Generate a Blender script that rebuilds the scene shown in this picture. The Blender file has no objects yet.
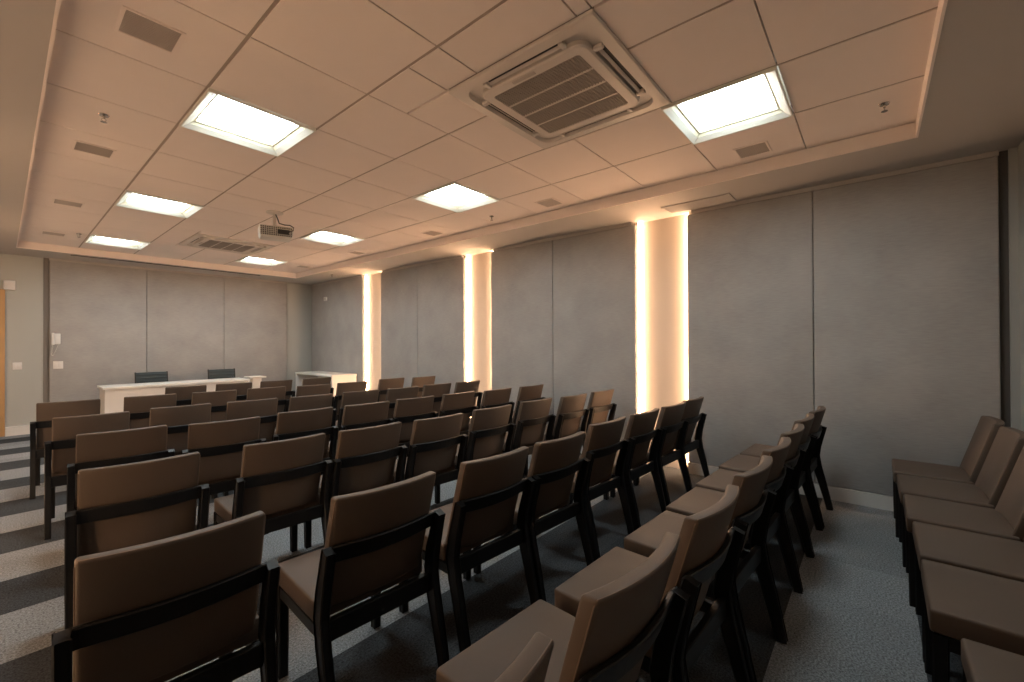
import bpy, bmesh, math, random
from mathutils import Vector, Matrix
random.seed(7)
SC = bpy.context.scene
COL = SC.collection
PI = math.pi

# ------------------------------------------------------------------ room sizes (metres; x across, y towards the desk, z up)
H_CEIL, H_SOF = 2.80, 2.70
XR, XRW = 4.56, 4.66          # face of the right fabric panels, wall behind them
XL, XLW = -1.06, -1.16
YF, YFW = 9.80, 9.86          # face of the front panels, front wall
YB = -0.78                    # rear wall
CX0, CX1 = 0.14, 3.92         # coffer
CY0, CY1 = -0.235, 9.10
GX = [CX0, .755, 1.38, 2.005, 2.63, 3.255, CX1]
GY0, TP = .38, .625
NICHES = [(1.47, 2.03), (4.23, 4.80), (7.03, 7.65)]

# ------------------------------------------------------------------ materials
def nodes(name):
    m = bpy.data.materials.new(name); m.use_nodes = True
    nt = m.node_tree
    return m, nt, nt.nodes['Principled BSDF']

def N(nt, t, **kw):
    n = nt.nodes.new(t)
    for k, v in kw.items():
        setattr(n, k, v)
    return n

def plain(name, col, rough=.5, metal=0., bump=0., bscale=200., mottle=0., spec=.5):
    m, nt, b = nodes(name)
    b.inputs['Roughness'].default_value = rough
    b.inputs['Metallic'].default_value = metal
    b.inputs['Specular IOR Level'].default_value = spec
    b.inputs['Base Color'].default_value = (*col, 1)
    tc = N(nt, 'ShaderNodeTexCoord')
    if mottle:
        no = N(nt, 'ShaderNodeTexNoise'); no.inputs['Scale'].default_value = 9; no.inputs['Detail'].default_value = 5
        mx = N(nt, 'ShaderNodeMix', data_type='RGBA')
        mx.inputs[6].default_value = (*[c * (1 - mottle) for c in col], 1)
        mx.inputs[7].default_value = (*[min(1, c * (1 + mottle)) for c in col], 1)
        nt.links.new(tc.outputs['Object'], no.inputs['Vector'])
        nt.links.new(no.outputs['Fac'], mx.inputs[0]); nt.links.new(mx.outputs[2], b.inputs['Base Color'])
    if bump:
        no = N(nt, 'ShaderNodeTexNoise'); no.inputs['Scale'].default_value = bscale; no.inputs['Detail'].default_value = 3
        bp = N(nt, 'ShaderNodeBump'); bp.inputs['Strength'].default_value = bump; bp.inputs['Distance'].default_value = .004
        nt.links.new(tc.outputs['Object'], no.inputs['Vector'])
        nt.links.new(no.outputs['Fac'], bp.inputs['Height']); nt.links.new(bp.outputs['Normal'], b.inputs['Normal'])
    return m

def emit(name, col, s):
    m, nt, b = nodes(name)
    b.inputs['Base Color'].default_value = (.8, .8, .8, 1)
    b.inputs['Emission Color'].default_value = (*col, 1)
    b.inputs['Emission Strength'].default_value = s
    return m

def fabric(name, col, wr=.95):
    """woven cloth: fine horizontal and vertical threads with soft mottling"""
    m, nt, b = nodes(name)
    b.inputs['Roughness'].default_value = wr
    b.inputs['Specular IOR Level'].default_value = .15
    tc = N(nt, 'ShaderNodeTexCoord')
    mp = N(nt, 'ShaderNodeMapping'); mp.inputs['Scale'].default_value = (14, 14, 160)
    no = N(nt, 'ShaderNodeTexNoise'); no.inputs['Scale'].default_value = 1.0; no.inputs['Detail'].default_value = 4
    n2 = N(nt, 'ShaderNodeTexNoise'); n2.inputs['Scale'].default_value = 3.0; n2.inputs['Detail'].default_value = 3
    ad = N(nt, 'ShaderNodeMath', operation='ADD')
    mr = N(nt, 'ShaderNodeMapRange'); mr.inputs[1].default_value = .6; mr.inputs[2].default_value = 1.4
    mx = N(nt, 'ShaderNodeMix', data_type='RGBA')
    mx.inputs[6].default_value = (*[c * .86 for c in col], 1)
    mx.inputs[7].default_value = (*[c * 1.14 for c in col], 1)
    bp = N(nt, 'ShaderNodeBump'); bp.inputs['Strength'].default_value = .25; bp.inputs['Distance'].default_value = .002
    L = nt.links.new
    L(tc.outputs['Object'], mp.inputs['Vector']); L(mp.outputs['Vector'], no.inputs['Vector'])
    L(tc.outputs['Object'], n2.inputs['Vector'])
    L(no.outputs['Fac'], ad.inputs[0]); L(n2.outputs['Fac'], ad.inputs[1])
    L(ad.outputs[0], mr.inputs[0]); L(mr.outputs[0], mx.inputs[0]); L(mx.outputs[2], b.inputs['Base Color'])
    L(no.outputs['Fac'], bp.inputs['Height']); L(bp.outputs['Normal'], b.inputs['Normal'])
    return m

def carpet():
    """half-metre carpet tiles laid in alternating light and dark bands across the room"""
    m, nt, b = nodes('striped_carpet')
    b.inputs['Roughness'].default_value = 1.0
    b.inputs['Specular IOR Level'].default_value = .05
    L = nt.links.new
    ge = N(nt, 'ShaderNodeNewGeometry'); sp = N(nt, 'ShaderNodeSeparateXYZ'); L(ge.outputs['Position'], sp.inputs[0])
    def math_(op, a, v=None, c=None):
        n = N(nt, 'ShaderNodeMath', operation=op)
        if hasattr(a, 'node'): L(a, n.inputs[0])
        else: n.inputs[0].default_value = a
        if v is not None:
            if hasattr(v, 'node'): L(v, n.inputs[1])
            else: n.inputs[1].default_value = v
        return n.outputs[0]
    ky = math_('FLOOR', math_('DIVIDE', math_('ADD', sp.outputs['Y'], 20.155), .5))
    kx = math_('FLOOR', math_('DIVIDE', math_('ADD', sp.outputs['X'], 20.2), .5))
    tot = None                                # a band changes shade at each of these distances
    for e in (-.155, .345, 1.78, 2.30, 2.82, 3.33, 3.80, 4.30, 4.77, 5.23, 5.71, 6.21, 6.63, 7.15, 7.64, 8.14, 8.59, 9.11, 9.52):
        st = math_('GREATER_THAN', sp.outputs['Y'], e)
        tot = st if tot is None else math_('ADD', tot, st)
    par = math_('MODULO', tot, 2)             # 0 = dark band
    cmb = N(nt, 'ShaderNodeCombineXYZ'); L(kx, cmb.inputs[0]); L(ky, cmb.inputs[1])
    wn = N(nt, 'ShaderNodeTexWhiteNoise', noise_dimensions='2D'); L(cmb.outputs[0], wn.inputs['Vector'])
    mx = N(nt, 'ShaderNodeMix', data_type='RGBA')
    mx.inputs[6].default_value = (*CARPET_DARK, 1); mx.inputs[7].default_value = (*CARPET_LIGHT, 1)
    L(par, mx.inputs[0])
    no = N(nt, 'ShaderNodeTexNoise'); no.inputs['Scale'].default_value = 110; no.inputs['Detail'].default_value = 3
    no.inputs['Roughness'].default_value = .8
    L(ge.outputs['Position'], no.inputs['Vector'])
    mr = N(nt, 'ShaderNodeMapRange'); mr.inputs[1].default_value = .3; mr.inputs[2].default_value = .7
    mr.inputs[3].default_value = .25; mr.inputs[4].default_value = 1.75
    L(no.outputs['Fac'], mr.inputs[0])
    tv = N(nt, 'ShaderNodeMapRange'); tv.inputs[3].default_value = .9; tv.inputs[4].default_value = 1.1
    L(wn.outputs['Value'], tv.inputs[0])
    k = math_('MULTIPLY', mr.outputs[0], tv.outputs[0])
    vm = N(nt, 'ShaderNodeVectorMath', operation='SCALE'); L(mx.outputs[2], vm.inputs[0]); L(k, vm.inputs['Scale'])
    L(vm.outputs[0], b.inputs['Base Color'])
    bp = N(nt, 'ShaderNodeBump'); bp.inputs['Strength'].default_value = .6; bp.inputs['Distance'].default_value = .006
    L(no.outputs['Fac'], bp.inputs['Height']); L(bp.outputs['Normal'], b.inputs['Normal'])
    return m

def wood(name, c0, c1):
    m, nt, b = nodes(name)
    b.inputs['Roughness'].default_value = .45
    L = nt.links.new
    tc = N(nt, 'ShaderNodeTexCoord'); mp = N(nt, 'ShaderNodeMapping'); mp.inputs['Scale'].default_value = (22, 22, 1.2)
    no = N(nt, 'ShaderNodeTexNoise'); no.inputs['Scale'].default_value = 1.5; no.inputs['Detail'].default_value = 6
    mx = N(nt, 'ShaderNodeMix', data_type='RGBA'); mx.inputs[6].default_value = (*c0, 1); mx.inputs[7].default_value = (*c1, 1)
    L(tc.outputs['Object'], mp.inputs[0]); L(mp.outputs[0], no.inputs['Vector']); L(no.outputs['Fac'], mx.inputs[0])
    L(mx.outputs[2], b.inputs['Base Color'])
    return m

CARPET_LIGHT = (.27, .285, .30)
CARPET_DARK = (.060, .065, .071)
PANEL_S, STRIP_S = 14.5, 33.5
PANEL_C, STRIP_C = (.86, .98, 1.0), (1.0, .60, .34)

M = dict(
    carpet=carpet(),
    tile=plain('ceiling_tile', (.82, .73, .68), .9, bump=.15, bscale=260, mottle=.02),
    tbar=plain('ceiling_groove', (.40, .33, .275), .7),
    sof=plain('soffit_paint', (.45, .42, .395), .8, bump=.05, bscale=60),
    wall=plain('wall_paint', (.43, .44, .42), .8, bump=.05, bscale=60),
    walldim=plain('dimmed_wall_paint', (.34, .35, .335), .8, bump=.05, bscale=60),  # wall paint darkened to carry the weaker light at the rear
    niche=plain('recess_paint', (.46, .40, .34), .7, bump=.04, bscale=60),
    white=plain('white_paint', (.72, .70, .67), .45),
    panel=fabric('grey_wall_fabric', (.375, .365, .355)),
    gap=plain('shadow_gap', (.085, .08, .075), .8),
    recess=plain('soft_shadow_strip', (.20, .185, .17), .8),  # darker tone standing in for a soft shadow on the front wall
    leather=plain('brown_leatherette', (.100, .074, .057), .55, bump=.18, bscale=420, mottle=.05, spec=.35),
    stitch=plain('tan_piping', (.20, .14, .10), .6),
    frame=plain('black_wood', (.006, .006, .0065), .42, bump=.05, bscale=90, spec=.35),
    lam=plain('white_laminate', (.78, .75, .71), .35),
    plastic=plain('white_plastic', (.72, .71, .69), .4),
    cas=plain('cassette_plastic', (.62, .565, .52), .45),
    casdark=plain('dark_slot', (.03, .027, .025), .6),
    grille=plain('grille_grey', (.30, .265, .24), .6),
    grey=plain('perforated_grey', (.46, .41, .375), .7),
    chrome=plain('chrome', (.55, .5, .46), .25, 1.0),
    metal=plain('projector_shell', (.62, .60, .56), .4),
    darkgrey=plain('dark_vent', (.10, .095, .09), .5),
    black=plain('black_plastic', (.02, .02, .02), .4),
    teal=plain('dark_office_fabric', (.035, .05, .055), .6, bump=.1, bscale=300),
    trofferw=plain('troffer_white', (.74, .73, .66), .5),
    troffers=plain('troffer_cream', (.62, .58, .44), .5),
    oak=wood('oak_veneer', (.42, .23, .09), (.52, .31, .14)),
    diff=emit('light_diffuser', PANEL_C, PANEL_S),
    led=emit('warm_led', STRIP_C, STRIP_S),
)

# ------------------------------------------------------------------ mesh helpers
def box(bm, x0, x1, y0, y1, z0, z1):
    v = [bm.verts.new(p) for p in ((x0, y0, z0), (x1, y0, z0), (x1, y1, z0), (x0, y1, z0),
                                   (x0, y0, z1), (x1, y0, z1), (x1, y1, z1), (x0, y1, z1))]
    for q in ((3, 2, 1, 0), (4, 5, 6, 7), (0, 1, 5, 4), (1, 2, 6, 5), (2, 3, 7, 6), (3, 0, 4, 7)):
        bm.faces.new([v[i] for i in q])

def rbox(bm, c, h, r, n=(1, 1, 1), seg=2, deform=None):
    """rounded box: centre c, half sizes h, edge radius r, n inner divisions per axis"""
    lines = []
    for a in range(3):
        i = h[a] - r
        L = [-h[a]]
        L += [-h[a] + r * (1 - math.cos(PI / 2 * (k / seg))) for k in range(1, seg)] if seg > 1 else []
        L += [-i + 2 * i * k / n[a] for k in range(n[a] + 1)]
        L += [-x for x in reversed(L[1:seg])] if seg > 1 else []
        L += [h[a]]
        lines.append(L)
    cache = {}
    def vert(p):
        q = Vector([max(-(h[a] - r), min(h[a] - r, p[a])) for a in range(3)])
        d = Vector(p) - q
        if d.length > 1e-9: d = d.normalized() * r
        o = q + d
        key = tuple(round(x, 6) for x in p)
        if key not in cache:
            w = o + Vector(c)
            if deform: w = Vector(deform(w.x, w.y, w.z))
            cache[key] = bm.verts.new(w)
        return cache[key]
    for a in range(3):
        b_, c_ = (a + 1) % 3, (a + 2) % 3
        for s in (-1, 1):
            for i in range(len(lines[b_]) - 1):
                for j in range(len(lines[c_]) - 1):
                    ps = []
                    for (di, dj) in ((0, 0), (1, 0), (1, 1), (0, 1)):
                        p = [0, 0, 0]; p[a] = s * h[a]; p[b_] = lines[b_][i + di]; p[c_] = lines[c_][j + dj]
                        ps.append(vert(p))
                    if s < 0: ps.reverse()
                    if len(set(ps)) == 4:
                        try: bm.faces.new(ps)
                        except ValueError: pass

def sweep(bm, path, w, d, axis='x'):
    """rectangular bar along a path lying in the yz plane; w wide in x, d deep; w and d may be per-point lists"""
    rings = []
    for i, p in enumerate(path):
        p = Vector(p)
        a = Vector(path[max(i - 1, 0)]); b = Vector(path[min(i + 1, len(path) - 1)])
        t = (b - a).normalized()
        nrm = Vector((0, t.z, -t.y))
        ww = (w[i] if isinstance(w, (list, tuple)) else w) / 2
        dd = (d[i] if isinstance(d, (list, tuple)) else d) / 2
        ch = min(ww, dd) * .25
        r = []
        for sx, sy in ((-1, -1), (1, -1), (1, 1), (-1, 1)):
            for k in ((0, 1) if sx * sy > 0 else (1, 0)):
                ox = sx * (ww - (0 if k else ch)); oy = sy * (dd - (ch if k else 0))
                r.append(bm.verts.new(p + Vector((ox, 0, 0)) + nrm * oy))
        rings.append(r)
    for a, b in zip(rings, rings[1:]):
        n = len(a)
        for k in range(n):
            bm.faces.new([a[k], a[(k + 1) % n], b[(k + 1) % n], b[k]])
    bm.faces.new(list(reversed(rings[0]))); bm.faces.new(rings[-1])

def tube(bm, pts, r, n=8, closed=False):
    pts = [Vector(p) for p in pts]
    rings = []
    m = len(pts)
    ref = Vector((.31, .52, .79))
    for i, p in enumerate(pts):
        a = pts[(i - 1) % m] if closed else pts[max(i - 1, 0)]
        b = pts[(i + 1) % m] if closed else pts[min(i + 1, m - 1)]
        t = (b - a)
        t = t.normalized() if t.length > 1e-9 else Vector((0, 0, 1))
        u = t.cross(ref)
        if u.length < .05: u = t.cross(Vector((1, 0, 0)))
        u.normalize(); v = t.cross(u)
        rings.append([bm.verts.new(p + (u * math.cos(2 * PI * k / n) + v * math.sin(2 * PI * k / n)) * r) for k in range(n)])
    seq = list(zip(rings, rings[1:])) + ([(rings[-1], rings[0])] if closed else [])
    for a, b in seq:
        for k in range(n):
            bm.faces.new([a[k], a[(k + 1) % n], b[(k + 1) % n], b[k]])
    if not closed:
        bm.faces.new(list(reversed(rings[0]))); bm.faces.new(rings[-1])

def lathe(bm, prof, c=(0, 0, 0), n=20):
    """profile of (radius, z) turned about the vertical through c"""
    rings = []
    for r, z in prof:
        if r < 1e-6: rings.append([bm.verts.new((c[0], c[1], c[2] + z))])
        else: rings.append([bm.verts.new((c[0] + r * math.cos(2 * PI * k / n), c[1] + r * math.sin(2 * PI * k / n), c[2] + z)) for k in range(n)])
    for a, b in zip(rings, rings[1:]):
        if len(a) == 1 and len(b) == 1: continue
        for k in range(n):
            k2 = (k + 1) % n
            if len(a) == 1: bm.faces.new([a[0], b[k2], b[k]])
            elif len(b) == 1: bm.faces.new([a[k], a[k2], b[0]])
            else: bm.faces.new([a[k], a[k2], b[k2], b[k]])
    for r in (rings[0], rings[-1]):
        if len(r) > 2:
            try: bm.faces.new(r)
            except ValueError: pass

def obj(name, bm, mat, parent=None, smooth=False, angle=None, label=None):
    bmesh.ops.recalc_face_normals(bm, faces=bm.faces)
    me = bpy.data.meshes.new(name); bm.to_mesh(me); bm.free()
    me.materials.append(M[mat])
    if smooth:
        for p in me.polygons: p.use_smooth = True
        me.set_sharp_from_angle(angle=math.radians(angle or 40))
    o = bpy.data.objects.new(name, me); COL.objects.link(o)
    if parent: o.parent = parent
    if label: o['label'] = label
    return o

def B(): return bmesh.new()

def boxobj(name, mat, *a, parent=None, bevel=0, label=None):
    bm = B()
    if bevel:
        x0, x1, y0, y1, z0, z1 = a
        rbox(bm, ((x0 + x1) / 2, (y0 + y1) / 2, (z0 + z1) / 2), ((x1 - x0) / 2, (y1 - y0) / 2, (z1 - z0) / 2), bevel)
        return obj(name, bm, mat, parent, True, 60, label)
    box(bm, *a)
    return obj(name, bm, mat, parent, label=label)

def thing(name, label, cat, loc=(0, 0, 0), rz=0, group=None):
    o = bpy.data.objects.new(name, None); COL.objects.link(o)
    o.empty_display_size = .1
    o.location = loc; o.rotation_euler = (0, 0, rz)
    tag(o, label, cat, group)
    return o

def tag(o, label, cat, group=None):
    o['label'] = label; o['category'] = cat
    if group: o['group'] = group
    return o

def struct(o):
    o['kind'] = 'structure'; return o

KIDS = {}
def kids(o):
    return [c for c in bpy.data.objects if c.parent == o]

def dup(root, loc, rz=None, label=None, group=None, tree=None):
    r = root.copy(); COL.objects.link(r)
    r.location = loc
    if rz is not None: r.rotation_euler = (0, 0, rz)
    if label: r['label'] = label
    if group: r['group'] = group
    if root not in KIDS:
        KIDS[root] = [(c, kids(c)) for c in kids(root)]
    for c, gs in KIDS[root]:
        d = c.copy(); COL.objects.link(d); d.parent = r
        for g in gs:
            e = g.copy(); COL.objects.link(e); e.parent = d
    return r

ORD = ['first', 'second', 'third', 'fourth', 'fifth', 'sixth', 'seventh', 'eighth', 'ninth']

# ------------------------------------------------------------------ the room shell
struct(boxobj('floor', 'carpet', XLW - .1, XRW + .1, YB - .1, YFW + .1, -.08, 0))
struct(boxobj('wall_right', 'niche', XRW, XRW + .1, YB - .1, YFW + .1, 0, 3.0))
struct(boxobj('wall_front', 'wall', XLW - .1, XRW + .1, YFW, YFW + .1, 0, 3.0))
struct(boxobj('wall_rear', 'walldim', XLW - .1, XRW + .1, YB - .1, YB, 0, 3.0))
bm = B()                                       # left wall with the same lit recesses, beyond the frame
box(bm, XLW - .1, XLW, YB, YFW, 0, 3.0)
edges = [YB] + [e for n in NICHES for e in n] + [YFW]
for a, b in zip(edges[0::2], edges[1::2]):
    box(bm, XLW, XL, a, b, 0, 2.7)
struct(obj('wall_left', bm, 'wall'))

# ceiling: tiles with grooves between, dark runners above, cut round the lamps and the cassettes
CASSETTES = [(1.66, 2.61, .93, 1.87), (1.66, 2.61, 6.77, 7.71)]
LAMPS = [(1, 4), (1, 8), (1, 12), (4, 0), (4, 4), (4, 8), (4, 12)]
bm = B()
gx, gy = .009, .004
rows = [(-1, CY0, GY0)] + [(k, GY0 + TP * k, GY0 + TP * (k + 1)) for k in range(13)] + [(13, GY0 + TP * 13, CY1)]
for i in range(6):
    for k, y0, y1 in rows:
        if (i, k) in LAMPS: continue
        x0, x1 = GX[i], GX[i + 1]
        xs, ys = [x0, x1], [y0, y1]
        for (a, b, c, d) in CASSETTES:
            if a < x1 - .01 and b > x0 + .01 and c < y1 - .01 and d > y0 + .01:
                xs += [q for q in (a, b) if x0 + .03 < q < x1 - .03]
                ys += [q for q in (c, d) if y0 + .03 < q < y1 - .03]
        xs.sort(); ys.sort()
        for xa, xb in zip(xs, xs[1:]):
            for ya, yb in zip(ys, ys[1:]):
                mx, my = (xa + xb) / 2, (ya + yb) / 2
                if any(a < mx < b and c < my < d for (a, b, c, d) in CASSETTES): continue
                box(bm, xa + gx, xb - gx, ya + gy, yb - gy, H_CEIL, H_CEIL + .016)
struct(obj('ceiling', bm, 'tile'))
bm = B()
box(bm, XLW, XRW, YB, YFW, 2.90, 3.0)
for x in GX[1:-1]:
    segs = [CY0] + [v for k in range(0) for v in ()] + [CY1]
    cuts = []
    if x in (GX[1], GX[2], GX[4], GX[5]): pass
    box(bm, x - gx - .003, x + gx + .003, CY0, CY1, H_CEIL + .004, H_CEIL + .014) if x != GX[3] else None
for (ya, yb) in ((CY0, CASSETTES[0][2]), (CASSETTES[0][3], CASSETTES[1][2]), (CASSETTES[1][3], CY1)):
    box(bm, GX[3] - gx - .003, GX[3] + gx + .003, ya, yb, H_CEIL + .004, H_CEIL + .014)
struct(obj('ceiling_grid', bm, 'tbar')).name = 'trim_1'
# soffit round the coffer
bm = B()
SL0, SL1, SY0, SY1 = .68, 3.32, 9.21, 9.31       # slot of the retracted screen
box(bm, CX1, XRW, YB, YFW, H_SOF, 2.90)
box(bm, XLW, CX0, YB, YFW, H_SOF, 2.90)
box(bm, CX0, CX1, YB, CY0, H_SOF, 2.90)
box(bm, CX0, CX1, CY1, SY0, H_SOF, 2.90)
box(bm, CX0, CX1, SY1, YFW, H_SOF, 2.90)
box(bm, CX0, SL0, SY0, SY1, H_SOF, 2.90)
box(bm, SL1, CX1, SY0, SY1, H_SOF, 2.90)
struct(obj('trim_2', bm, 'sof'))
# cream lining added so the coffer's inner faces read as brightly lit
bm = B()
box(bm, CX1 - .012, CX1, CY0, CY1, H_SOF - .002, H_CEIL - .001)
box(bm, CX0, CX0 + .012, CY0, CY1, H_SOF - .002, H_CEIL - .001)
box(bm, CX0 + .012, CX1 - .012, CY0, CY0 + .012, H_SOF - .002, H_CEIL - .001)
box(bm, CX0 + .012, CX1 - .012, CY1 - .012, CY1, H_SOF - .002, H_CEIL - .001)
struct(obj('trim_6', bm, 'tile'))
# slim cream trim above the fabric panels, and the dark joint in the rear corner
bm = B()
pe = [-.690] + [e for n in NICHES for e in n] + [YF - .002]
for a, b in zip(pe[0::2], pe[1::2]):
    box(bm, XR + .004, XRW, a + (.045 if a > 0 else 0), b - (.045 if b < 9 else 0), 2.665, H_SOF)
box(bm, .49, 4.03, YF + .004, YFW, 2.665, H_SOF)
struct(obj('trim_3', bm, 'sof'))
struct(boxobj('trim_4', 'gap', 4.60, XRW, -.738, -.692, 0, H_SOF))
struct(boxobj('trim_7', 'walldim', 4.57, XRW, YB, -.738, 0, H_SOF))
struct(boxobj('trim_5', 'recess', .43, .488, YFW - .012, YFW, .13, H_SOF))  # strip coloured as the soft shadow along the front panel's left edge
# skirting
bm = B()
for a, b in zip(pe[0::2], pe[1::2]):
    box(bm, XR - .012, XRW, a, b, 0, .11)
struct(obj('baseboard_right', bm, 'white'))
bm = B()
box(bm, .05, XR - .014, YFW - .075, YFW, 0, .13)
struct(obj('baseboard_front', bm, 'white'))
bm = B()
box(bm, XL, XR - .02, YB, YB + .015, 0, .11)
struct(obj('baseboard_rear', bm, 'white'))

# door at the left end of the front wall
bm = B()
for a in ((-.93, -.87, 0, 2.17), (-.015, .045, 0, 2.17)):
    box(bm, a[0], a[1], YFW - .05, YFW, a[2], a[3])
box(bm, -.87, -.015, YFW - .05, YFW, 2.11, 2.17)
fr = struct(obj('door_1', bm, 'oak'))
dl = boxobj('door_leaf', 'oak', -.868, -.017, YFW - .035, YFW, .005, 2.108, parent=fr)
bm = B()
lathe(bm, [(.025, -.004), (.025, .004)], (0, 0, 0), 16)
bmesh.ops.rotate(bm, verts=bm.verts, matrix=Matrix.Rotation(PI / 2, 3, 'X'))
bmesh.ops.translate(bm, verts=bm.verts, vec=(-.10, YFW - .04, 1.02))
tube(bm, [(-.10, YFW - .04, 1.02), (-.10, YFW - .08, 1.02), (-.12, YFW - .09, 1.02), (-.22, YFW - .09, 1.02)], .009)
obj('door_handle', bm, 'chrome', fr, True)

# ------------------------------------------------------------------ fabric wall panels (each one a thing)
def panel(x0, x1, y0, y1, z0, z1, label, group):
    bm = B()
    rbox(bm, ((x0 + x1) / 2, (y0 + y1) / 2, (z0 + z1) / 2), ((x1 - x0) / 2, (y1 - y0) / 2, (z1 - z0) / 2), .012, (1, 1, 1), 3)
    o = obj('fabric_wall_panel', bm, 'panel', None, True, 60)
    tag(o, label, 'wall panel', group)
PG = 'grey fabric panels on the right wall'
g = .002
for y0, y1, lab in ((-.690, .40, 'grey fabric wall panel on the right wall beside the rear corner'),
                    (.40, 1.47, 'grey fabric wall panel just to the right of the widest glowing recess'),
                    (2.03, 3.15, 'grey fabric wall panel just left of the widest glowing recess'),
                    (3.15, 4.23, 'grey fabric wall panel just right of the middle glowing recess'),
                    (4.80, 5.94, 'grey fabric wall panel just left of the middle glowing recess'),
                    (5.94, 7.03, 'narrow-looking grey fabric panel just right of the farthest glowing recess'),
                    (7.65, YF - .004, 'grey fabric wall panel in the far right corner above the white side table')):
    panel(XR, XRW - .001, y0 + g, y1 - g, .112, 2.664, lab, PG)
for x0, x1, lab in ((.49, 1.66, 'grey fabric panel on the front wall, carrying the wall phone'),
                    (1.66, 2.84, 'grey fabric panel in the middle of the front wall behind the desk'),
                    (2.84, 4.03, 'grey fabric panel on the front wall, rightmost of three, by the pale corner')):
    panel(x0 + g, x1 - g, YF, YFW - .001, .132, 2.664, lab, 'grey fabric panels on the front wall')

# ------------------------------------------------------------------ LED strips standing in the recesses
names_n = ['widest recess, nearest the camera', 'middle recess', 'farthest recess']
for i, (a, b) in enumerate(NICHES):
    for side, x0, x1 in (('right', XR + .062, XRW - .012), ('left', XLW + .012, XL - .062)):
        for e, edge in ((a, 'near'), (b, 'far')):
            t = thing('led_light_strip', 'warm LED strip on the %s edge of the %s recess, %s wall' % (edge, ('near', 'middle', 'far')[i], side),
                      'light strip', ((x0 + x1) / 2, e, 0), 0, 'warm strips in the wall recesses')
            s = 1 if edge == 'near' else -1
            xc = (x0 + x1) / 2
            y0, y1 = sorted((s * .002, s * .012))
            boxobj('housing', 'white', x0 - .004 - xc, x1 + .004 - xc, min(0, s * .004), max(0, s * .004), .005, 2.695, parent=t)
            y0, y1 = sorted((s * .004, s * .014))
            boxobj('diffuser', 'led', x0 - xc, x1 - xc, y0, y1, .02, 2.69, parent=t)

# ------------------------------------------------------------------ recessed ceiling lamps
lw = TP
def frame_ring(bm, o, i, zo, zi):
    """square ring from half size o at height zo to half size i at height zi"""
    a = [bm.verts.new((sx * o, sy * o, zo)) for sx, sy in ((-1, -1), (1, -1), (1, 1), (-1, 1))]
    b = [bm.verts.new((sx * i, sy * i, zi)) for sx, sy in ((-1, -1), (1, -1), (1, 1), (-1, 1))]
    for k in range(4):
        bm.faces.new([a[k], a[(k + 1) % 4], b[(k + 1) % 4], b[k]])
def make_lamp():
    t = thing('ceiling_light', '', 'ceiling light')
    bm = B()
    frame_ring(bm, .308, .308, .012, -.016); frame_ring(bm, .308, .300, -.016, -.016); frame_ring(bm, .300, .264, -.016, .006)
    obj('frame', bm, 'trofferw', t)
    bm = B()
    frame_ring(bm, .264, .248, .006, .022); frame_ring(bm, .248, .238, .022, .024); frame_ring(bm, .238, .222, .024, .050)
    obj('reflector', bm, 'troffers', t)
    bm = B(); box(bm, -.229, .229, -.229, .229, .048, .054)
    obj('diffuser', bm, 'diff', t)
    bm = B(); box(bm, -.30, .30, -.30, .30, .056, .085)
    obj('housing', bm, 'white', t)
    return t
lamp0 = make_lamp()
lamp_labels = {(1, 4): 'large bright square ceiling light on the left, nearest of the left column',
               (1, 8): 'square ceiling light in the left column, second from the camera',
               (1, 12): 'square ceiling light in the left column nearest the front wall',
               (4, 0): 'large square ceiling light on the right beside the cassette air conditioner',
               (4, 4): 'square ceiling light between the near air conditioner and the middle glowing recess',
               (4, 8): 'square ceiling light just to the right of the hanging projector',
               (4, 12): 'smallest square ceiling light, beside the far air conditioner'}
first = True
for c, k in LAMPS:
    loc = ((GX[c] + GX[c + 1]) / 2, GY0 + TP * (k + .5), H_CEIL)
    if first:
        lamp0.location = loc; lamp0['label'] = lamp_labels[c, k]; lamp0['group'] = 'recessed square ceiling lights'; first = False
    else:
        dup(lamp0, loc, 0, lamp_labels[c, k], 'recessed square ceiling lights')

# ------------------------------------------------------------------ small square grilles in the ceiling tiles
def make_grille():
    t = thing('ceiling_grille', '', 'ceiling grille')
    bm = B(); frame_ring(bm, .112, .112, -.0002, -.005); frame_ring(bm, .112, .098, -.005, -.005); frame_ring(bm, .098, .098, -.005, -.001)
    obj('frame', bm, 'tile', t)
    bm = B(); box(bm, -.098, .098, -.098, .098, -.0015, -.0004)
    for q in range(14):
        y = -.092 + q * .0136
        box(bm, -.096, .096, y, y + .006, -.004, -.0012)
    obj('face', bm, 'grey', t)
    return t
gr0 = make_grille()
first = True
where = {0: ['', 'above the left aisle, nearest', 'above the left aisle beyond the left sprinkler', 'above the left aisle, third from the camera', 'above the left aisle, farthest'],
         1: ['beside the big right-hand ceiling light', 'above the middle glowing recess, near the soffit', 'in the right edge row, third from the camera',
             'in the right edge row beyond the third light', 'in the right edge row, farthest']}
for side, x in ((0, .447), (1, 3.588 + .08)):
    for q in range(5):
        if side == 0 and q == 0: continue
        loc = (x, GY0 + TP * (.5 + 3 * q), H_CEIL)
        lab = 'small grey square grille in the ceiling ' + where[side][q]
        if first: gr0.location = loc; gr0['label'] = lab; gr0['group'] = 'grey ceiling grilles'; first = False
        else: dup(gr0, loc, 0, lab, 'grey ceiling grilles')

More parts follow.
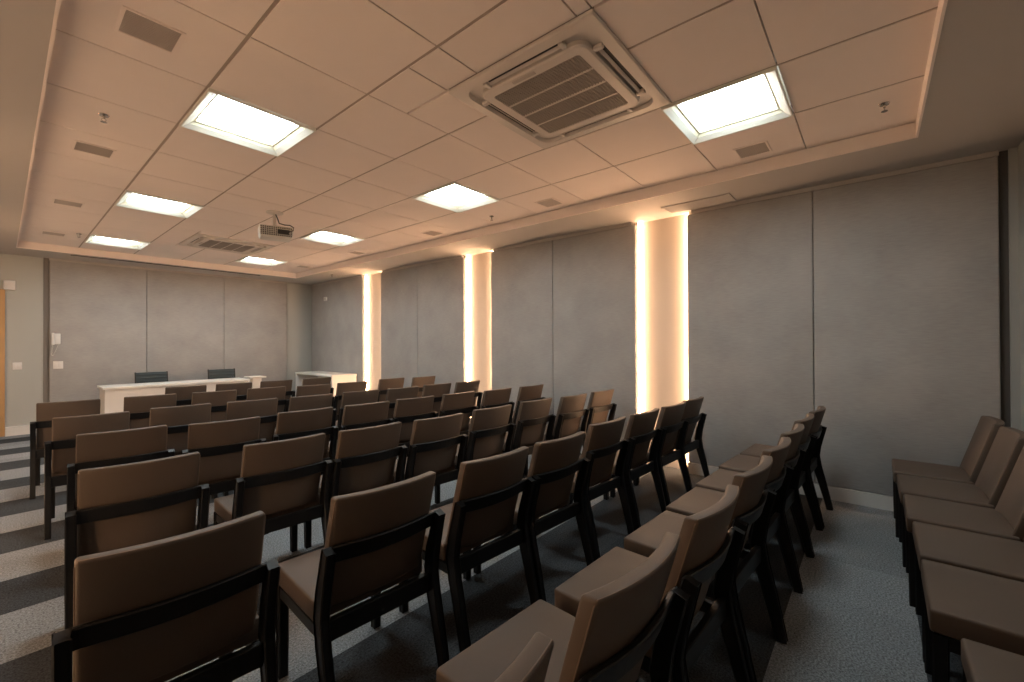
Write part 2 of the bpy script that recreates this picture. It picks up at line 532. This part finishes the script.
# ------------------------------------------------------------------ sprinklers
def make_sprinkler():
    t = thing('fire_sprinkler', '', 'sprinkler')
    bm = B(); lathe(bm, [(0, -.0002), (.032, -.0002), (.034, -.004), (.028, -.012), (.010, -.014), (0, -.014)])
    obj('rosette', bm, 'chrome', t, True)
    bm = B(); lathe(bm, [(0, -.014), (.009, -.014), (.009, -.03), (.006, -.034), (0, -.034)])
    tube(bm, [(-.008, 0, -.03), (-.014, 0, -.042), (-.004, 0, -.058)], .003)
    tube(bm, [(.008, 0, -.03), (.014, 0, -.042), (.004, 0, -.058)], .003)
    obj('body', bm, 'chrome', t, True)
    bm = B(); lathe(bm, [(0, -.057), (.020, -.057), (.021, -.060), (0, -.061)], n=16)
    obj('deflector', bm, 'chrome', t, True)
    t.scale = (.8, .8, .8)
    return t
sp0 = make_sprinkler(); first = True
for (x, y, z, lab) in ((.42, 3.72, H_CEIL, 'chrome ceiling sprinkler at the left, between two grey grilles'),
                       (3.48, -.06, H_CEIL, 'chrome ceiling sprinkler at the right, near the rear soffit'),
                       (3.62, 3.34, H_CEIL, 'chrome ceiling sprinkler below the second right-hand light'),
                       (.66, 7.95, H_CEIL, 'tiny ceiling sprinkler at the left end of the farthest left light'),
                       (4.17, 8.10, H_SOF + .002, 'tiny sprinkler under the right soffit by the farthest recess')):
    if first: sp0.location = (x, y, z); sp0['label'] = lab; sp0['group'] = 'fire sprinklers'; first = False
    else: dup(sp0, (x, y, z), 0, lab, 'fire sprinklers')

# ------------------------------------------------------------------ cassette air conditioners
def make_cassette():
    t = thing('cassette_air_conditioner', 'near white square cassette air conditioner in the ceiling above the chairs', 'air conditioner')
    S = .474
    def ring_round(bm, ho, ro, hi, ri, zo, zi, n=6):
        def loop(h, r, z):
            pts = []
            for (sx, sy, a0) in ((1, 1, 0), (-1, 1, 90), (-1, -1, 180), (1, -1, 270)):
                for k in range(n + 1):
                    a = math.radians(a0 + 90 * k / n)
                    pts.append(bm.verts.new((sx * (h - r) + r * math.cos(a), sy * (h - r) + r * math.sin(a), z)))
            return pts
        a = loop(ho, ro, zo); b = loop(hi, ri, zi)
        for k in range(len(a)):
            bm.faces.new([a[k], a[(k + 1) % len(a)], b[(k + 1) % len(a)], b[k]])
        return a, b
    # outer face plate with its shallow trough
    bm = B()
    ring_round(bm, S, .012, S, .012, .004, -.010); ring_round(bm, S, .012, S - .008, .012, -.010, -.015)
    ring_round(bm, S - .008, .012, .412, .080, -.015, -.017); ring_round(bm, .412, .080, .404, .075, -.017, .006)
    ring_round(bm, .404, .075, .345, .060, .006, .006)
    obj('face_plate', bm, 'cas', t, True, 30)
    # central grille frame
    bm = B()
    ring_round(bm, .350, .065, .350, .065, .006, -.016); ring_round(bm, .350, .065, .340, .060, -.016, -.023)
    ring_round(bm, .340, .060, .288, .02, -.023, -.023); ring_round(bm, .288, .02, .285, .02, -.023, -.008)
    gf = obj('intake_frame', bm, 'cas', t, True, 30)
    bm = B(); box(bm, -.288, .288, -.288, .288, -.010, -.006)
    obj('filter', bm, 'casdark', gf)
    bm = B()
    for q in range(37):
        x = -.279 + q * .0155
        box(bm, x - .0030, x + .0030, -.287, .287, -.021, -.010)
    for q in range(32):
        y = -.279 + q * .018
        box(bm, -.287, .287, y - .0026, y + .0026, -.0205, -.010)
    obj('intake_grille', bm, 'grille', gf)
    for q in (-.143, 0, .143):
        boxobj('rib', 'cas', q - .005, q + .005, -.287, .287, -.0235, -.0105, parent=gf)
    # four outlets with louvre flaps
    for q in range(4):
        R = Matrix.Rotation(q * PI / 2, 4, 'Z')
        bm = B(); box(bm, -.235, .235, .354, .402, .003, .005)
        bm.transform(R); obj('air_outlet', bm, 'casdark', t)
        bm = B(); rbox(bm, (0, .374, -.007), (.238, .009, .0025), .002, (1, 1, 1), 1)
        bmesh.ops.rotate(bm, verts=bm.verts, cent=(0, .374, -.007), matrix=Matrix.Rotation(math.radians(35), 3, 'X'))
        bm.transform(R); obj('louvre', bm, 'cas', t, True, 30)
        for s in (-1, 1):
            bm = B(); rbox(bm, (s * .250, .377, -.008), (.013, .025, .010), .004, (1, 1, 1), 2)
            bm.transform(R); obj('louvre_hinge', bm, 'cas', t, True)
    bm = B(); rbox(bm, (-.315, .04, -.0235), (.012, .075, .0018), .0015, (1, 1, 1), 1)
    obj('receiver_strip', bm, 'grey', t)
    return t
cas0 = make_cassette()
cas0.location = (2.135, 1.40, H_CEIL); cas0['group'] = 'cassette air conditioners'
dup(cas0, (2.135, 7.24, H_CEIL), 0, 'far cassette air conditioner, seen flat beyond the hanging projector', 'cassette air conditioners')

# linear air vent in the soffit above the near recess
t = thing('slot_air_vent', 'long cream slatted air vent in the soffit above the widest glowing recess', 'air vent', (4.385, 1.31, H_SOF))
bm = B()
for a in ((-.125, .125, -.315, -.293), (-.125, .125, .293, .315), (-.125, -.105, -.293, .293), (.105, .125, -.293, .293)):
    box(bm, *a, -.010, -.0003)
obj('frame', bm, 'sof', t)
for q in range(7):
    bm = B(); x = -.090 + q * .030
    box(bm, x - .010, x + .010, -.293, .293, -.006, -.003)
    bmesh.ops.rotate(bm, verts=bm.verts, cent=(x, 0, -.0045), matrix=Matrix.Rotation(math.radians(20), 3, 'Y'))
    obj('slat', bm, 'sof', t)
bm = B(); box(bm, -.105, .105, -.293, .293, -.0012, -.0004)
obj('backing', bm, 'grey', t)

# retracted projection screen in the front soffit
t = thing('projection_screen', 'retracted projection screen showing as a dark slot above the front wall', 'projection screen', ((SL0 + SL1) / 2, (SY0 + SY1) / 2, H_SOF))
w = (SL1 - SL0) / 2 - .003
bm = B()
box(bm, -w, w, -.048, -.045, .001, .12); box(bm, -w, w, .045, .048, .001, .12); box(bm, -w, w, -.045, .045, .115, .12)
obj('housing', bm, 'gap', t)
bm = B(); tube(bm, [(-w + .01, 0, .07), (w - .01, 0, .07)], .026, 14)
obj('roller', bm, 'black', t, True)
bm = B(); rbox(bm, (0, 0, .025), (w - .02, .007, .012), .003)
obj('bottom_bar', bm, 'black', t)

# ------------------------------------------------------------------ projector hanging from the ceiling
t = thing('projector', 'pale ceiling projector hanging on a short pole, grey vents towards the camera', 'projector', (1.95, 5.06, H_CEIL), math.radians(-17))
bm = B(); lathe(bm, [(0, -.0003), (.085, -.0003), (.087, -.008), (.075, -.016), (.03, -.022), (0, -.022)], n=28)
obj('ceiling_plate', bm, 'cas', t, True)
bm = B(); tube(bm, [(0, 0, -.02), (0, 0, -.165)], .018, 14)
box(bm, -.07, .07, -.012, .012, -.172, -.158); box(bm, -.012, .012, -.07, .07, -.172, -.158)
obj('pole', bm, 'cas', t, True)
bm = B()
def taper(x, y, z):
    k = 1 - .07 * max(0, (-.23 - z) / .06)
    return (x * k, y * k, z)
rbox(bm, (.01, .01, -.232), (.165, .125, .062), .02, (3, 2, 2), 3, taper)
body = obj('body', bm, 'metal', t, True)
bm = B()
for q in range(15):
    x = -.135 + q * .0205
    for zz in (-.272, -.252, -.232, -.212, -.192):
        box(bm, x - .0065, x + .0065, -.1185, -.1135, zz - .006, zz + .006)
obj('vent_grid', bm, 'darkgrey', body)
bm = B(); rbox(bm, (.075, -.117, -.232), (.055, .004, .026), .003); obj('socket_panel', bm, 'black', body)
bm = B(); lathe(bm, [(0, 0), (.04, 0), (.042, .03), (.034, .036), (0, .02)], n=20)
bmesh.ops.rotate(bm, verts=bm.verts, matrix=Matrix.Rotation(-PI / 2, 3, 'X'))
bmesh.ops.translate(bm, verts=bm.verts, vec=(.07, .128, -.23)); obj('lens', bm, 'black', body, True)
bm = B(); tube(bm, [(.01, -.02, -.03), (.025, -.05, -.08), (.04, -.06, -.13), (.09, -.08, -.145), (.14, -.11, -.150), (.175, -.13, -.175), (.17, -.135, -.21), (.11, -.122, -.232)], .006)
obj('cable', bm, 'black', t, True)

# ------------------------------------------------------------------ chairs
def back_y(x, z):                 # rear face of the back cushion
    return -.272 + (.83 - z) * .29 + .032 * (x / .205) ** 2
CUSH_T = .044
def make_chair():
    t = thing('side_chair', '', 'chair')
    # seat cushion, gently crowned
    def crown(x, y, z):
        if z > .42: z += .005 * (1 - (x / .228) ** 2) * (1 - ((y - .079) / .191) ** 2) - .003
        return (x, y, z)
    bm = B(); rbox(bm, (0, .079, .413), (.226, .191, .040), .011, (6, 6, 1), 3, crown)
    s = obj('seat', bm, 'leather', t, True, 60)
    bm = B()
    zz = .4445
    tube(bm, [(-.219, -.09, zz), (-.219, .264, zz), (.219, .264, zz), (.219, -.09, zz)], .0018, 5)
    obj('seam', bm, 'stitch', s, True)
    # back cushion: reclined, bowed backwards in plan
    def bow(x, y, z):
        return (x, back_y(x, z) + (y + CUSH_T / 2), z)
    bm = B(); rbox(bm, (0, 0, .624), (.205, CUSH_T / 2, .206), .010, (10, 1, 6), 3, bow)
    b = obj('backrest', bm, 'leather', t, True, 60)
    bm = B()
    pts = []
    for k in range(11):
        x = -.199 + .398 * k / 10
        pts.append((x, back_y(x, .826) + .006, .8285))
    pts = [(-.2045, back_y(-.205, z) + .006, z) for z in (.44, .52, .60, .68, .76, .815)] + pts + [(.2045, back_y(.205, z) + .006, z) for z in (.815, .76, .68, .60, .52, .44)]
    tube(bm, pts, .0018, 5)
    obj('seam', bm, 'stitch', b, True)
    # rear legs run up past the seat as back posts
    for sx in (-1, 1):
        bm = B()
        x = sx * .225
        path = [(x, -.268, 0), (x, -.246, .10), (x, -.216, .22), (x, -.186, .33), (x, -.172, .42), (x, -.184, .50), (x, -.206, .58), (x, -.229, .662)]
        sweep(bm, path, .034, [.042, .046, .054, .062, .062, .058, .052, .046])
        obj('leg', bm, 'frame', t)
    for sx in (-1, 1):
        bm = B()
        x = sx * .207
        sweep(bm, [(x, .244, 0), (x, .244, .20), (x, .244, .372)], [.036, .040, .042], [.036, .040, .042])
        obj('leg', bm, 'frame', t)
    # curved upper rail behind the cushion
    bm = B()
    secs = []
    for k in range(13):
        x = -.236 + .472 * k / 12
        sec = []
        for (dz, dy) in ((.602, -.022), (.602, -.003), (.665, -.003), (.665, -.022)):
            yb = -.272 + (.83 - dz) * .29 + .032 * min(.8, (x / .205) ** 2)
            sec.append(bm.verts.new((x, yb + dy, dz)))
        secs.append(sec)
    for a, c in zip(secs, secs[1:]):
        for k in range(4): bm.faces.new([a[k], a[(k + 1) % 4], c[(k + 1) % 4], c[k]])
    bm.faces.new(secs[0]); bm.faces.new(secs[-1])
    bmesh.ops.bevel(bm, geom=[e for e in bm.edges if abs((e.verts[0].co - e.verts[1].co).x) > .01], offset=.004, segments=1, affect='EDGES')
    obj('back_rail', bm, 'frame', t)
    bm = B(); rbox(bm, (0, -.176, .371), (.210, .013, .036), .004, (1, 1, 1), 1)
    obj('rear_rail', bm, 'frame', t)
    bm = B()
    rbox(bm, (0, .246, .348), (.196, .012, .022), .003, (1, 1, 1), 1)
    for sx in (-1, 1):
        rbox(bm, (sx * .212, .030, .348), (.011, .196, .022), .003, (1, 1, 1), 1)
    obj('seat_frame', bm, 'frame', t)
    return t
chair0 = make_chair()

rows_xy = {   # where each chair stands, from left to right
    'r0': [(.43, .675), (.98, .647), (1.51, .618), (2.05, .603), (2.55, .596), (3.05, .59), (3.56, .585), (4.06, .555)],
    'r1': [(.333, 1.669), (.931, 1.587), (1.498, 1.558), (1.993, 1.53), (2.602, 1.565), (3.131, 1.533), (3.630, 1.494), (4.120, 1.488)],
    'r2': [(.421, 2.70), (1.012, 2.658), (1.505, 2.618), (2.009, 2.564), (2.567, 2.567), (3.156, 2.566), (3.665, 2.487), (4.20, 2.458)],
    'r3': [(.498, 3.699), (1.0, 3.58), (1.558, 3.623), (2.059, 3.575), (2.567, 3.565), (3.096, 3.531), (3.60, 3.44), (4.17, 3.40)],
    'r4': [(.452, 4.635), (.999, 4.68), (1.52, 4.608), (2.029, 4.539), (2.557, 4.516), (3.06, 4.443), (3.60, 4.47), (4.10, 4.433)],
    'r5': [(.423, 5.88), (1.0, 5.84), (1.535, 5.773), (2.055, 5.74), (2.56, 5.61), (3.072, 5.60), (3.76, 5.70), (4.26, 5.58)],
    'r6': [(1.493, 6.722), (2.009, 6.695), (2.533, 6.693), (3.108, 6.677)],
}
row_txt = {'r0': 'nearest row with seats in view', 'r1': 'second row from the camera', 'r2': 'third row from the camera',
           'r3': 'fourth row from the camera', 'r4': 'fifth row from the camera', 'r5': 'sixth row from the camera'}
def place(x, y, rz, label, group):
    global chair_used
    if not chair_used:
        chair0.location = (x, y, 0); chair0.rotation_euler = (0, 0, rz); chair0['label'] = label; chair0['group'] = group; chair_used = True
    else:
        dup(chair0, (x, y, 0), rz, label, group)
chair_used = False
GRP = {'r0': 'chairs in the nearest row', 'r1': 'chairs in the second row', 'r2': 'chairs in the third row', 'r3': 'chairs in the fourth row',
       'r4': 'chairs in the fifth row', 'r5': 'chairs in the sixth row', 'r6': 'chairs in the short front row'}
for key, spots in rows_xy.items():
    n = len(spots)
    for i, (x, y) in enumerate(spots):
        rz = math.radians(-3.1 + random.uniform(-.6, .6))
        if key == 'r6':
            lab = 'brown padded chair, %s from left in the short front row' % ORD[i]
        elif i == 0:
            lab = 'brown padded black-framed chair, leftmost in the %s' % row_txt[key]
        elif i == n - 1:
            lab = 'brown padded black-framed chair, rightmost in the %s' % row_txt[key]
        else:
            lab = 'brown padded chair, %s from left in the %s' % (ORD[i], row_txt[key])
        place(x, y, rz, lab, GRP[key])
for q, (x, y) in enumerate([(4.18, -.37), (3.69, -.385), (3.195, -.395), (2.71, -.412), (2.22, -.410), (1.65, -.466)]):
    place(x, y, math.radians(random.uniform(-.8, .8)),
          'brown chair along the rear wall, %s' % ('farthest from the camera' if q == 0 else 'nearest, cut by the frame' if q == 5 else '%s from the far end' % ORD[q]),
          'chairs along the rear wall')

# ------------------------------------------------------------------ the speakers' desk, side stand and side table
t = thing('speakers_desk', 'long white panel-fronted desk before the front wall', 'desk', (1.92, 8.80, 0))
w = .945
boxobj('desk_top', 'lam', -w - .025, w, -.29, .27, .690, .725, parent=t, bevel=.003)
boxobj('front_panel', 'lam', -w + .03, w - .03, -.255, -.230, .03, .690, parent=t)
for s in (-1, 1):
    boxobj('side_panel', 'lam', s * w - (.03 if s > 0 else 0), s * w + (0 if s > 0 else .03), -.27, .25, 0, .690, parent=t)
t = thing('pedestal_stand', 'small white stand with overhanging top at the right end of the desk', 'stand', (3.02, 8.72, 0))
boxobj('top', 'lam', -.135, .135, -.16, .16, .728, .755, parent=t, bevel=.004)
boxobj('column', 'lam', -.075, .075, -.10, .10, .02, .728, parent=t, bevel=.004)
boxobj('base', 'lam', -.13, .13, -.15, .15, 0, .02, parent=t, bevel=.004)
t = thing('side_table', 'white panel-ended side table against the right wall in the front corner', 'table', (4.29, 8.64, 0))
boxobj('table_top', 'lam', -.255, .255, -.80, .78, .715, .750, parent=t, bevel=.003)
boxobj('end_panel', 'lam', -.25, .25, -.795, -.76, 0, .715, parent=t)
boxobj('end_panel', 'lam', -.25, .25, .74, .775, 0, .715, parent=t)
boxobj('back_panel', 'lam', .215, .235, -.76, .74, .20, .700, parent=t)

# office chairs behind the desk
def make_office():
    t = thing('office_chair', '', 'office chair')
    bm = B()
    def bow(x, y, z): return (x, y + .10 * (x / .22) ** 2 * -.35 - (z - .65) * .12 * -1, z)
    rbox(bm, (0, 0, .665), (.215, .016, .205), .012, (8, 1, 4), 2, bow)
    bk = obj('backrest', bm, 'teal', t, True, 60)
    for k in range(7):
        z = .50 + k * .055
        bm = B(); rbox(bm, (0, .0, z), (.205, .024, .010), .008, (8, 1, 1), 2, bow); obj('rib', bm, 'teal', bk, True)
    for s in (-1, 1):
        bm = B(); rbox(bm, (s * .213, 0, .665), (.009, .022, .212), .006, (1, 1, 4), 2, bow)
        obj('back_frame', bm, 'black', t, True)
    bm = B(); rbox(bm, (0, -.24, .445), (.235, .225, .035), .025, (4, 4, 1), 3); obj('seat', bm, 'teal', t, True)
    bm = B(); tube(bm, [(0, -.22, .07), (0, -.22, .42)], .025, 14); obj('gas_column', bm, 'black', t, True)
    bm = B(); tube(bm, [(0, -.10, .415), (0, .03, .42), (0, .045, .52)], .018, 8); obj('back_bracket', bm, 'black', t, True)
    for s in (-1, 1):
        bm = B(); tube(bm, [(s * .20, -.12, .42), (s * .265, -.12, .45), (s * .27, -.12, .60)], .012, 8)
        rbox(bm, (s * .27, -.14, .612), (.025, .11, .012), .010, (1, 2, 1), 2); obj('armrest', bm, 'black', t, True)
    for k in range(5):
        a = 2 * PI * k / 5 + .3
        dx, dy = math.cos(a), math.sin(a)
        bm = B(); tube(bm, [(0, -.22, .085), (dx * .28, -.22 + dy * .28, .062)], .014, 8); lg = obj('base_arm', bm, 'black', t, True)
        bm = B(); tube(bm, [(dx * .28 - dy * .018, -.22 + dy * .28 + dx * .018, .027), (dx * .28 + dy * .018, -.22 + dy * .28 - dx * .018, .027)], .027, 14)
        obj('caster', bm, 'black', lg, True)
    return t
of0 = make_office()
of0.location = (1.68, 9.54, 0); of0['label'] = 'dark ribbed office chair behind the left half of the desk'; of0['group'] = 'office chairs behind the desk'
dup(of0, (2.72, 9.54, 0), 0, 'dark ribbed office chair behind the right half of the desk', 'office chairs behind the desk')

# ------------------------------------------------------------------ small fittings on the walls
t = thing('wall_phone', 'pale wall phone with hanging coiled cord, above a white switch plate', 'phone', (.555, YF, 1.44))
bm = B(); rbox(bm, (.01, -.014, 0), (.045, .014, .085), .008); obj('cradle', bm, 'plastic', t, True)
bm = B(); rbox(bm, (-.028, -.045, 0), (.018, .016, .095), .012, (1, 1, 3), 3, lambda x, y, z: (x, y + (z / .09) ** 2 * -.012, z)); obj('handset', bm, 'plastic', t, True)
bm = B()
pts = []
for k in range(121):
    u = k / 120; a = 2 * PI * 15 * u
    base = Vector((-.03 - .035 * math.sin(PI * u), -.035, -.09 - .17 * math.sin(PI * u) + .0 * u)) if u < 1 else Vector((-.03, -.035, -.09))
    base.x += .06 * u
    pts.append(base + Vector((math.cos(a) * .006, math.sin(a) * .006, 0)))
tube(bm, pts, .003, 5); obj('cord', bm, 'metal', t, True)

def plate(name, x, z, lab, face, w=.055, h=.06, y=YF):
    t = thing(name, lab, 'switch', (x, y, z))
    bm = B(); rbox(bm, (0, -.006, 0), (w, .006, h), .004); obj('plate', bm, 'plastic', t, True)
    for s in (-.5, .5):
        bm = B(); rbox(bm, (s * w * .72, -.013, 0), (w * .3, .003, h * .5), .002); obj('rocker', bm, face, t, True)
plate('light_switch', .585, 1.03, 'white double switch plate on the fabric panel below the wall phone', 'plastic')
plate('light_switch', .165, 1.03, 'white switch plate on the pale wall beside the door', 'plastic', .048, .055, YFW)
t = thing('emergency_light', 'small white emergency light box above the door corner', 'emergency light', (.085, YFW, 2.235))
bm = B(); rbox(bm, (0, -.03, 0), (.06, .03, .07), .008); obj('case', bm, 'plastic', t, True)
bm = B(); rbox(bm, (0, -.063, 0), (.045, .004, .035), .003); obj('lens', bm, 'white', t, True)
t = thing('wall_sensor', 'small white sensor high on the far right fabric panel', 'sensor', (XR, 9.10, 2.32))
bm = B(); rbox(bm, (-.02, 0, 0), (.02, .05, .04), .008); obj('case', bm, 'plastic', t, True)
bm = B(); lathe(bm, [(0, 0), (.022, 0), (.018, .012), (0, .018)], n=16)
bmesh.ops.rotate(bm, verts=bm.verts, matrix=Matrix.Rotation(-PI / 2, 3, 'Y')); bmesh.ops.translate(bm, verts=bm.verts, vec=(-.039, 0, 0)); obj('lens', bm, 'metal', t, True)
t = thing('wall_hook', 'small dark hook on the rear wall at the right edge', 'hook', (3.93, YB, 1.22))
bm = B(); rbox(bm, (0, .004, 0), (.03, .004, .02), .003); obj('plate', bm, 'darkgrey', t, True)
bm = B(); tube(bm, [(0, .006, 0), (0, .04, -.004), (0, .055, .014)], .007); obj('peg', bm, 'darkgrey', t, True)

# ------------------------------------------------------------------ camera, world, view
F_PX, YAW, PITCH, ROLL = 430.2, math.radians(49.95), math.radians(.31), math.radians(-.23)
cam = bpy.data.cameras.new('camera'); co = bpy.data.objects.new('camera', cam); COL.objects.link(co)
cam.sensor_width = 36; cam.lens = F_PX / 1024 * 36; cam.clip_start = .02
fw = Vector((math.sin(YAW) * math.cos(PITCH), math.cos(YAW) * math.cos(PITCH), math.sin(PITCH)))
rt = Vector((math.cos(YAW), -math.sin(YAW), 0)); up = rt.cross(fw)
r2 = rt * math.cos(ROLL) + up * math.sin(ROLL); u2 = -rt * math.sin(ROLL) + up * math.cos(ROLL)
co.matrix_world = Matrix(((r2.x, u2.x, -fw.x, 0), (r2.y, u2.y, -fw.y, 0), (r2.z, u2.z, -fw.z, 1.342), (0, 0, 0, 1)))
SC.camera = co
w = bpy.data.worlds.new('world'); w.use_nodes = True
w.node_tree.nodes['Background'].inputs[0].default_value = (0, 0, 0, 1)
SC.world = w
vs = SC.view_settings
vs.view_transform = 'Standard'; vs.look = 'None'; vs.gamma = 1; vs.use_curve_mapping = False
vs.exposure = 1.05
